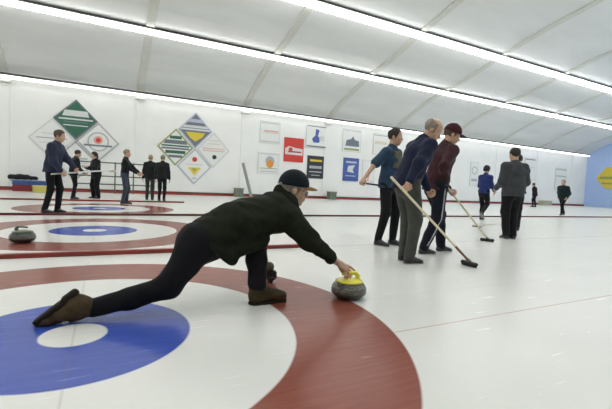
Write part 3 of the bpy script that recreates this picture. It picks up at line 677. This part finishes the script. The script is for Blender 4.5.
# ------------------------------------------------------------------ the delivering player
def kneeler():
    A = atY
    org = V(1.0, 2.6, 0)
    e = empty('person', org, 'kneeling player in dark green jacket and peaked cap releasing a stone', 'person', 'players and onlookers on the ice')
    side = (0, 1, 0)
    jm = cloth('jacket_green', (0.012, 0.0155, 0.008), sheen=0.0, var=0.2, bump=0.5, bscale=50); tm = cloth('trousers_black', (0.006, 0.006, 0.008), sheen=0.03)
    sh = A(287, 217, 2.56); el = A(309, 240, 2.48); wr = A(333, 259.5, 2.495)
    shL = A(284, 214, 2.92); wrL = A(258.5, 250, 3.12); elL, wrL = ik(shL, wrL, 0.29, 0.27, V(-0.6, 0.5, 0.2))
    pelv = A(203, 243, 2.70); mid = A(240, 222, 2.70); chest = A(272, 214, 2.72)
    hr = A(201, 246, 2.62); kr = A(169, 286, 2.58); ar = A(90, 308, 2.62)
    hl = A(215, 240, 2.78); kl = A(256, 231, 2.70); al = A(257.5, 287, 2.60)
    # head
    hp = math.radians(12); hf = V(math.cos(hp)*math.cos(-0.30), math.cos(hp)*math.sin(-0.30), -math.sin(hp)); F, S, U = frame_from(hf)
    hc = A(294.2, 189.2, 2.72); k = 1.0; HP, T, fr = head_prims(hc, F, S, U, k)
    neckb = A(283, 206, 2.72)
    body = [cone(pelv, mid, 0.10, 0.11, side, 1.3), cone(mid, chest, 0.11, 0.11, side, 1.4), cone(sh, el, 0.046, 0.038), cone(el, wr, 0.034, 0.024),
            cone(shL, elL, 0.046, 0.038), cone(elL, wrL, 0.038, 0.026), cone(hr, kr, 0.08, 0.05), cone(kr, ar, 0.05, 0.036), cone(hl, kl, 0.08, 0.05), cone(kl, al, 0.05, 0.036)]
    sets = [(body, 0.03, 0.014), (HP + [cone(hc-U*0.04-F*0.03, neckb, 0.056, 0.06)], 0.018, 0.0045)]
    # right hand over the stone handle
    c = lambda x, y, Y: A(x, y, Y)
    D = -0.09
    c = lambda x, y, Y: A(x, y, Y+D)
    Hd = [cone(c(332, 258.8, 2.585), c(335.5, 261, 2.585), 0.026, 0.027), cone(c(335.5, 261, 2.585), c(341.5, 264.5, 2.595), 0.026, 0.026, side, 1.4),
          cone(c(340, 263, 2.62), c(347.3, 266.2, 2.638), 0.017, 0.0145), cone(c(340, 263.5, 2.60), c(347, 268, 2.612), 0.018, 0.0145), cone(c(340, 264, 2.58), c(346, 269, 2.588), 0.018, 0.0145), cone(c(339, 265, 2.565), c(344.5, 269.5, 2.567), 0.016, 0.013),
          # index, reaching forward over the handle
          cone(c(347.3, 265.6, 2.640), c(350.8, 267.2, 2.637), 0.0100, 0.0095), cone(c(350.8, 267.2, 2.637), c(353.8, 269.6, 2.632), 0.0092, 0.0088), cone(c(353.8, 269.6, 2.632), c(356.4, 272.4, 2.626), 0.0086, 0.0078),
          # middle, ring, little: bent down round the grip
          cone(c(347, 268, 2.612), c(350.8, 271, 2.613), 0.0102, 0.0096), cone(c(350.8, 271, 2.613), c(351.4, 274.6, 2.61), 0.0095, 0.0092), cone(c(351.4, 274.6, 2.61), c(350, 277.2, 2.607), 0.009, 0.0085),
          cone(c(346, 269, 2.588), c(348.6, 272.8, 2.580), 0.0100, 0.0095), cone(c(348.6, 272.8, 2.580), c(348.4, 276.4, 2.580), 0.0095, 0.009), cone(c(348.4, 276.4, 2.580), c(346.8, 278.0, 2.588), 0.0088, 0.0085),
          cone(c(344.5, 269.5, 2.567), c(346.0, 273, 2.560), 0.0088, 0.0085), cone(c(346.0, 273, 2.560), c(345.6, 276.0, 2.561), 0.0084, 0.008), cone(c(345.6, 276.0, 2.561), c(344.4, 277.4, 2.570), 0.0078, 0.0075),
          # thumb from the far side of the palm
          cone(c(338.5, 264.5, 2.63), c(341.2, 270.3, 2.645), 0.0145, 0.012), cone(c(341.2, 270.3, 2.645), c(344.2, 273.8, 2.638), 0.0115, 0.0105), cone(c(344.2, 273.8, 2.638), c(347.0, 276.0, 2.630), 0.0105, 0.009)]
    sets.append((Hd, 0.006, 0.0035))
    dL = wrL-elL; dL /= np.linalg.norm(dL); hq = V(1.235, 3.16, 0.235)-wrL; hq /= np.linalg.norm(hq)
    sets.append(([cone(wrL-dL*0.05, wrL, 0.026, 0.022)] + hand_prims(wrL, hq, V(0.2, 0.6, -0.3), V(0.6, 0.3, 0.6), 0.95), 0.008, 0.005))
    body_o = blob('body', sets, skinm, e, org=org)
    for q in (-1, 1):
        ey = ball('eye', T(0.079, q*0.031, -0.002), 0.0125, eyem, e, org); ball('pupil', T(0.0885, q*0.031, -0.003), 0.0055, pupm, ey, org)
    # jacket
    J = [cone(A(210, 235, 2.70), A(240, 221, 2.70), 0.138, 0.150, side, 1.3), cone(A(240, 221, 2.70), A(274, 213.5, 2.72), 0.155, 0.160, side, 1.35),
         cone(sh, el, 0.098, 0.075), cone(el, A(330, 257.5, 2.495), 0.072, 0.049), cone(shL, elL, 0.09, 0.07), cone(elL, wrL-dL*0.03, 0.065, 0.045),
         cone(A(281, 203, 2.72), A(290, 205, 2.72), 0.085, 0.07), cone(A(289, 211, 2.68), A(297, 216, 2.66), 0.07, 0.03),
         # loose skirt of the jacket hanging below the belly
         cone(A(207, 244, 2.60), A(231, 252, 2.58), 0.055, 0.06), cone(A(231, 252, 2.58), A(262, 241, 2.60), 0.062, 0.05), cone(A(231, 255, 2.57), A(232.5, 262, 2.56), 0.04, 0.022),
         cone(A(222, 245, 2.84), A(255, 240, 2.84), 0.06, 0.06)]
    jw = wrinkle(0.007, 5, 26); jw2 = wrinkle(0.004, 9, 60, (1, .4, 1))
    jo = blob('jacket', [(J, 0.035, 0.0095)], jm, e, wr=lambda P: jw(P)+jw2(P), org=org)
    # stand-up collar and cuff, hem band
    cl = [cone(A(280, 191.5, 2.745), A(290, 201.5, 2.68), 0.056, 0.060), cone(A(291, 203, 2.66), A(301, 214.5, 2.655), 0.036, 0.018)]
    blob('collar', [(cl, 0.02, 0.008)], jm, jo, wr=wrinkle(0.003, 4, 50), org=org)
    bm = bmesh.new(); d = wr-el; d /= np.linalg.norm(d); q = A(331.5, 258.8, 2.495)
    b_tube(bm, [q-d*0.03-org, q-d*0.01-org, q+d*0.012-org], [0.046, 0.050, 0.044], 20); from_bm('cuff', bm, jm, jo)
    # trousers
    Tz = [cone(A(198, 243, 2.70), A(210, 240, 2.70), 0.148, 0.14, side, 1.15), cone(A(196, 246, 2.64), kr, 0.125, 0.080), cone(kr, A(130, 298.5, 2.6), 0.080, 0.066), cone(A(130, 298.5, 2.6), A(93, 308, 2.62), 0.066, 0.056),
          cone(hl, kl, 0.12, 0.09), cone(kl, A(257, 262, 2.64), 0.085, 0.070), cone(A(257, 262, 2.64), A(257, 283, 2.60), 0.072, 0.067)]
    tw = wrinkle(0.007, 15, 30)
    blob('trousers', [(Tz, 0.03, 0.010)], tm, e, wr=tw, org=org)
    # boots
    bmat = M('boot_leather', (0.052, 0.034, 0.014), spec=0.2, rough=0.6, var=0.35, vscale=14, bump=0.3, bscale=50); smat = M('boot_sole', (0.018, 0.013, 0.009), spec=0.2, rough=0.8)
    def cutz(z0):
        return lambda X, r: np.maximum(r, z0-X[..., 2])
    g0 = A(265, 303, 2.60); zx = lambda x, dy=0.0, z=0.0: V(A(x, 300, 2.60)[0], 2.60+dy, z)
    Bf = [cone(V(zx(257)[0], 2.60, 0.155), V(zx(256)[0], 2.60, 0.07), 0.063, 0.058), cone(zx(255, 0, 0.052), zx(266, 0, 0.06), 0.050, 0.048, side, 1.0), cone(zx(260, 0, 0.095), zx(276, 0, 0.055), 0.044, 0.040, side, 1.15), cone(zx(274, 0, 0.050), zx(281.5, 0, 0.045), 0.042, 0.036, side, 1.2)]
    bf = blob('boot', [(Bf, 0.02, 0.007)], bmat, e, cut=cutz(0.016), wr=wrinkle(0.002, 8, 60), org=org)
    Sf = [cone(zx(255, 0, 0.012), zx(266, 0, 0.012), 0.049, 0.046), cone(zx(266, 0, 0.012), zx(281.5, 0, 0.012), 0.044, 0.038, side, 1.1)]
    blob('sole', [(Sf, 0.02, 0.006)], smat, bf, cut=lambda X, r: np.maximum(r, np.maximum(X[..., 2]-0.019, 0.0-X[..., 2])), org=org)
    bm = bmesh.new()
    for i in range(4):
        x = 262+i*2.6; z = 0.140-i*0.0125
        b_tube(bm, [zx(x, -0.030, z-0.010)-org, zx(x+1, 0, z+0.004)-org, zx(x, 0.030, z-0.010)-org], 0.004, 8)
    from_bm('laces', bm, smat, bf)
    # trailing boot, dragged on its toe: sole faces back and up
    Bt = [cone(A(88, 307, 2.62), A(78, 304, 2.62), 0.056, 0.058), cone(A(78, 305, 2.62), A(60, 314, 2.62), 0.058, 0.045, side, 1.0), cone(A(62, 313, 2.62), A(46, 321, 2.62), 0.046, 0.031, side, 1.2), cone(A(46, 321, 2.62), A(37, 325.3, 2.62), 0.030, 0.016, side, 1.5),
          cone(A(80, 314, 2.62), A(72, 318, 2.62), 0.035, 0.025), cone(A(74, 297, 2.62), A(72, 300, 2.62), 0.03, 0.035)]
    bt = blob('boot', [(Bt, 0.018, 0.007)], bmat, e, cut=cutz(0.004), wr=wrinkle(0.002, 12, 60), org=org)
    a0, a1 = A(73, 294.5, 2.62), A(33, 324.5, 2.62); dd = (a1-a0)/np.linalg.norm(a1-a0); nn = np.cross(side, dd); nn = nn if nn[2] > 0 else -nn
    St = [cone(a0-nn*0.0, a0+dd*0.10, 0.036, 0.034, side, 1.0), cone(a0+dd*0.10-nn*0.004, a1-dd*0.03, 0.036, 0.028, side, 1.25)]
    def cs(X, r):
        z = (X-a0)@nn; x = (X-a0)@dd; return np.maximum(r, np.maximum(z-0.014-0.010*(x < 0.06), -0.014-z))
    blob('sole', [(St, 0.015, 0.006)], smat, bt, cut=cs, org=org)
    # hair and cap
    hair(e, T, fr, k, M('hair_grey', HAIRC['grey'], rough=0.7, var=0.3, vscale=60), 'short', org, 0.006, hc, F, U)
    cm = cloth('cap_navy', (0.006, 0.012, 0.016), bump=0.2); pm = cloth('cap_peak_tan', (0.25, 0.13, 0.045))
    cap(e, T, fr, k*1.06, cm, pm, org, 0.006, hc, F, S, U)
    bm = bmesh.new()   # white edge of the strap at the back
    bt_ = [T(-0.02, -0.099*math.cos(t)*0.98, 0.028)*0 + T(-0.018-0.118*math.sin(t), -0.096*math.cos(t), 0.030-0.012*math.sin(t))-org for t in np.linspace(0.9, 2.2, 10)]
    b_tube(bm, bt_, 0.0055, 8); from_bm('cap_strap', bm, M('cap_strap', (0.25, 0.27, 0.25), rough=0.7), e)
    # glasses
    bm = bmesh.new()
    for q in (-1, 1):
        pts = [T(0.104, q*0.032+0.022*math.cos(t), -0.006+0.017*math.sin(t))-org for t in np.linspace(0, 2*math.pi, 17)]
        b_tube(bm, pts, 0.0017, 6)
        b_tube(bm, [T(0.103, q*0.054, -0.002)-org, T(0.05, q*0.074, 0.0)-org, T(-0.012, q*0.081, 0.002)-org], 0.0017, 6)
    b_tube(bm, [T(0.104, -0.010, -0.004)-org, T(0.108, 0, -0.001)-org, T(0.104, 0.010, -0.004)-org], 0.0017, 6)
    gl = from_bm('glasses', bm, M('glasses_metal', (0.12, 0.11, 0.10), rough=0.3, metal=0.8), e)
    gm = bpy.data.materials.new('lens_glass'); gm.use_nodes = True; bb = gm.node_tree.nodes['Principled BSDF']; bb.inputs['Transmission Weight'].default_value = 1; bb.inputs['Roughness'].default_value = 0.02; bb.inputs['IOR'].default_value = 1.1
    for q in (-1, 1):
        bm = bmesh.new(); vs = [bm.verts.new(T(0.104, q*0.032+0.021*math.cos(t), -0.006+0.016*math.sin(t))-org) for t in np.linspace(0, 2*math.pi, 17)[:-1]]
        v2 = [bm.verts.new(Vector(v.co) + Vector(F*0.0015)) for v in vs]
        bm.faces.new(vs); bm.faces.new(v2)
        for i in range(16): bm.faces.new((vs[i], vs[(i+1) % 16], v2[(i+1) % 16], v2[i]))
        bmesh.ops.recalc_face_normals(bm, faces=bm.faces[:]); from_bm('lens', bm, gm, gl)
    # his broom, upright behind him
    ft = V(1.315, 3.16, 0); tp = atY(243, 163, 3.22)
    broom(ft, tp, 'grey sweeping broom upright behind the kneeling player, head beside his front boot', greyh, blackm, hl=0.10)
    bt_o = [o_ for o_ in COL.objects if o_.name.startswith('sweeping_broom')][-1]
    blob('ferrule_knob', [([cone((-0.02, 0, 0.125), (-0.012, 0, 0.135), 0.043, 0.043)], 0.01, 0.007)], M('knob_brown', (0.11, 0.085, 0.045), rough=0.5), bt_o)
    box_obj('brush_block', (-0.045, -0.05, 0.02), (0.045, 0.05, 0.105), blackm, bt_o, 0.012)
kneeler()

# ------------------------------------------------------------------ helpers for placing people by foot and head sightings
def spot(xf, yf): return atZ(xf, yf)
navy = cloth('navy_sweat', (0.010, 0.0135, 0.038)); greyp = cloth('grey_green_trousers', (0.062, 0.066, 0.056)); maroon = cloth('maroon_sweat', (0.048, 0.017, 0.022))
blackp = cloth('black_trousers', (0.009, 0.009, 0.011)); bluet = cloth('blue_tee', (0.028, 0.058, 0.105)); navyp = cloth('navy_track_trousers', (0.009, 0.011, 0.02))
greyj = cloth('grey_jacket', (0.050, 0.053, 0.058)); darkj = cloth('dark_jacket', (0.013, 0.014, 0.016)); bluej = cloth('blue_shirt', (0.02, 0.032, 0.13)); slatej = cloth('slate_navy', (0.026, 0.033, 0.062))
tealj = cloth('dark_teal_top', (0.010, 0.022, 0.024)); greyt = cloth('slate_trousers', (0.05, 0.065, 0.09))

# man in navy sweatshirt with broom
P1 = spot(406, 262); b1f = atZ(469, 266); b1t = atY(391, 177, P1[1]-0.30)
h1 = b1t + (b1f-b1t)*0.05; h1b = b1t + (b1f-b1t)*0.20
r = standing(P1, -8, 1.84, 'man in navy sweatshirt and grey trousers walking bent over a pale broom', navy, greyp, lean=22, feet=((0.02, 0.09), (-0.02, -0.09)), pel=-0.06,
             hands=((P1[0]+0.42, P1[1]+0.12, 0.86, 1), (h1b[0]-0.02, h1b[1]+0.03, h1b[2]+0.08, 1)), headp=38, heady=-42, hairs=('bald', 'grey'), h=0.013, topw=1.12, pantw=1.12, grip=(1.2, 1.2))
bm = bmesh.new(); d = r['wr'][1]-r['el'][1]; d /= np.linalg.norm(d); q = r['wr'][1]-r['pos']
b_tube(bm, [q-d*0.004, q+d*0.012], 0.030, 16); from_bm('wristwatch', bm, M('watch_silver', (0.6, 0.62, 0.62), rough=0.3, metal=0.6), r['e'])
broom(b1f, b1t, 'pale sweeping broom held slanting by the man in navy sweatshirt', handlem, blackm, low=M('brown_sleeve', (0.20, 0.09, 0.05), rough=0.5))
# man in maroon
P2 = spot(431, 253); b2f = atZ(487, 241.5); b2t = atY(445, 184, P2[1]-0.12)
h2 = b2t + (b2f-b2t)*0.03; h2b = b2t+(b2f-b2t)*0.12
r2 = standing(P2, -5, 1.90, 'man in maroon top and dark cap striding with a pale broom', maroon, navyp, lean=14, feet=((0.24, 0.08), (-0.20, -0.08)), pel=0.0,
              hands=((h2b[0], h2b[1]+0.05, h2b[2]+0.05, 1), (h2[0]-0.05, h2[1]-0.02, h2[2]+0.07, 1)), headp=24, heady=-30, hairs=('short', 'brown'), h=0.013, topw=1.05, pantw=1.1, shoes=(0.025, 0.026, 0.028), sole=(0.45, 0.45, 0.44), grip=(1.2, 1.2),
              capc=(cloth('cap_maroon', (0.05, 0.012, 0.018)), cloth('cap_maroon', (0.05, 0.012, 0.018))))
bm = bmesh.new(); rr_ = r2; o_ = -rr_['s']
pts = [rr_['hips'][1]+o_*0.105, (rr_['hips'][1]+rr_['kn'][1])/2+o_*0.098, rr_['kn'][1]+o_*0.086, (rr_['kn'][1]+rr_['ank'][1])/2+o_*0.078, rr_['ank'][1]+o_*0.068+V(0, 0, 0.03)]
b_tube(bm, [p_-rr_['pos'] for p_ in pts], 0.008, 8); from_bm('side_stripe', bm, M('white_stripe', (0.5, 0.5, 0.48), rough=0.8), r2['e'])
broom(b2f, b2t, 'pale sweeping broom with black head held by the man in maroon', handlem, blackm)
# man in blue tee
P3 = spot(385, 245); hb3 = atY(364, 183, P3[1]-0.1)
r3 = standing(P3, -68, 1.82, 'man in blue printed tee and black trousers behind the navy sweatshirt', bluet, blackp, lean=3, feet=((0.05, 0.13), (-0.05, -0.13)),
              hands=((0.22, 0.20, 0.92), (hb3[0], hb3[1], hb3[2]+0.07, 1)), headp=8, heady=10, hairs=('short', 'dark'), h=0.014, sleeves='short', topw=1.08, grip=(1.0, 1.1))
# chest print: follows the tee
def chest_print(r, m, w_=0.11, hh=0.13, dist=0.155, dz=0.0):
    bm = bmesh.new(); N = 8; rows = []
    for j in range(N+1):
        row = []
        for i in range(N+1):
            u_ = (i/N-0.5)*2; v_ = (j/N-0.5)*2
            p_ = r['chest'] + r['td']*(v_*hh+dz) + r['s']*u_*w_ + r['tf']*(dist-0.035*u_*u_)
            row.append(bm.verts.new(p_-r['pos']))
        rows.append(row)
    for j in range(N):
        for i in range(N): bm.faces.new((rows[j][i], rows[j][i+1], rows[j+1][i+1], rows[j+1][i]))
    ex = bmesh.ops.extrude_face_region(bm, geom=bm.faces[:]); 
    for v in [x for x in ex['geom'] if isinstance(x, bmesh.types.BMVert)]: v.co += Vector(-r['tf']*0.02)
    bmesh.ops.recalc_face_normals(bm, faces=bm.faces[:])
    return from_bm('chest_print', bm, m, r['e'], True)
chest_print(r3, cloth('tee_print', (0.14, 0.13, 0.09), var=0.5, vscale=40))
e3a = hb3 + V(-0.06, 0.0, 0.0); e3b = atY(381, 185.5, P3[1]+0.0)
e = empty('sweeping_broom', e3a, 'black broom handle held level by the man in blue tee', 'broom', 'sweeping brooms')
bm = bmesh.new(); b_tube(bm, [(0, 0, 0), tuple((e3b-e3a)*2.2)], 0.013, 12); from_bm('handle', bm, blackm, e)
bm = bmesh.new(); q = (e3b-e3a)*2.2; u_ = q/np.linalg.norm(q); b_tube(bm, [q-u_*0.02, q+u_*0.05], [0.016, 0.03], 12); from_bm('ferrule', bm, M('ferrule', (0.16, 0.13, 0.08)), e)
hd = [cone(q+u_*0.06+V(0, 0, 0.09), q+u_*0.06-V(0, 0, 0.09), 0.024, 0.024, tuple(u_), 1.3)]
blob('brush_head', [(hd, 0.01, 0.008)], blackm, e)
# grey jacket, seen from behind, and the man hidden behind him
P4 = spot(509.5, 239)
standing(P4, 66, 1.80, 'man in grey jacket and black trousers standing with his back turned', greyj, blackp, lean=0, feet=((0.0, 0.08), (0.04, -0.08)), headp=5, heady=15, hairs=('short', 'dark'), h=0.015, topw=1.28, pantw=1.22,
         hands=((0.22, 0.22, 0.98), (0.22, -0.22, 0.98)), skirt=0.03)
q7 = atY(520.5, 152.5, 5.95); P7 = V(q7[0]-0.04, 5.95, 0)
standing(P7, 40, q7[2], 'man in black jacket standing mostly hidden behind the grey jacket', darkj, blackp, lean=4, headp=15, hairs=('short', 'dark'), h=0.016, topw=1.15, feet=((-0.02, 0.07), (0.0, -0.07)), hands=((0.28, 0.1, 1.0), (0.28, -0.1, 1.0)))
P6 = spot(482, 220)
standing(P6, 15, 1.78, 'man in blue shirt and black trousers with bushy black hair on the far sheet', bluej, blackp, lean=6, feet=((0.12, 0.08), (-0.22, -0.08)), lift=(0, 0.16), headp=10, hairs=('bushy', 'black'), h=0.022, hands=((0.3, 0.15, 0.95), (0.28, -0.2, 0.92)))
P5 = spot(562, 215)
standing(P5, 190, 1.80, 'man in dark teal top striding alone near the far wall', tealj, blackp, lean=10, feet=((0.30, 0.08), (-0.42, -0.08)), headp=12, hairs=('short', 'fair'), h=0.025, topw=1.2, hands=((0.16, 0.20, 0.82), (-0.06, -0.22, 0.80)))
P8 = atZ(534, 207)
standing(P8, 100, 1.78, 'small dark figure near the back wall right of the grey jacket', darkj, blackp, lean=8, headp=20, hairs=('short', 'black'), h=0.03, topw=1.25, skirt=0.05)
# left group
PL = spot(52, 213)
rL = standing(PL, -20, 1.84, 'man in navy jacket holding a pale broom level on the third sheet', slatej, blackp, lean=8, feet=((0.06, 0.1), (-0.1, -0.1)), headp=15, hairs=('short', 'brown'), h=0.018, topw=1.2, hands=((0.42, 0.08, 0.98), (0.25, -0.16, 0.90)), grip=(1.1, 1.1))
P9 = spot(73, 199)
standing(P9, 20, 1.72, 'person in black behind the man in navy jacket at the left', darkj, blackp, lean=8, headp=20, hairs=('short', 'dark'), h=0.025, topw=1.15, hands=((0.35, 0.1, 0.95), (0.3, -0.15, 0.9)))
PA = spot(96, 198.5)
standing(PA, -150, 1.72, 'person in black in front of the railing under the ringed diamond sign', darkj, blackp, lean=4, headp=20, hairs=('long', 'dark'), h=0.025, topw=1.1, pantw=1.35, hands=((0.38, 0.12, 1.12), (0.36, -0.1, 1.1)), feet=((0.0, 0.16), (0.0, -0.16)))
PB = spot(124, 204)
standing(PB, -15, 1.72, 'fair-haired person in dark top and slate trousers with one hand out', darkj, greyt, lean=3, headp=5, hairs=('short', 'fair'), h=0.022, topw=0.95, hands=((0.42, 0.1, 0.98), (0.38, -0.12, 0.96)), feet=((0.05, 0.06), (-0.03, -0.06)))
PC = spot(149.5, 200)
standing(PC, 80, 1.74, 'left one of two men in black seen from behind by the banded sign', darkj, cloth('charcoal_trousers', (0.035, 0.036, 0.036)), lean=3, hairs=('short', 'fair'), h=0.024, topw=1.2, headp=8)
PD = spot(161.5, 201)
standing(PD, 70, 1.74, 'right one of two men in black seen from behind by the banded sign', darkj, blackp, lean=3, hairs=('short', 'grey'), h=0.024, topw=1.2, headp=8)
# level broom of the navy jacket, broom lying by the grey jacket, broom by the two men
a = rL['wr'][1] + V(-0.18, -0.02, -0.06); c = rL['wr'][0] + V(0.02, 0, -0.03); u_ = (c-a)/np.linalg.norm(c-a); u_ = V(u_[0], u_[1], 0.12); u_ /= np.linalg.norm(u_)
e = empty('sweeping_broom', a, 'pale broom held level by the man in navy jacket', 'broom', 'sweeping brooms')
bm = bmesh.new(); b_tube(bm, [(0, 0, 0), tuple(u_*1.25)], 0.016, 12); from_bm('handle', bm, M('white_handle', (0.75, 0.75, 0.72), rough=0.4), e)
hd = [cone(u_*1.27-V(0, 0, 0.02)+V(u_[1], -u_[0], 0)*0.12, u_*1.27-V(0, 0, 0.02)-V(u_[1], -u_[0], 0)*0.12, 0.03, 0.03)]
blob('brush_head', [(hd, 0.01, 0.01)], M('pale_brush', (0.6, 0.6, 0.56), rough=0.8), e)
a = atZ(477, 227); c = atZ(508, 223.5)
broom((a[0], a[1], 0), (c[0], c[1], 0.03), 'pale broom lying on the ice beside the grey jacket\'s feet', handlem, M('pale_brush', (0.6, 0.6, 0.56)), lie=True)
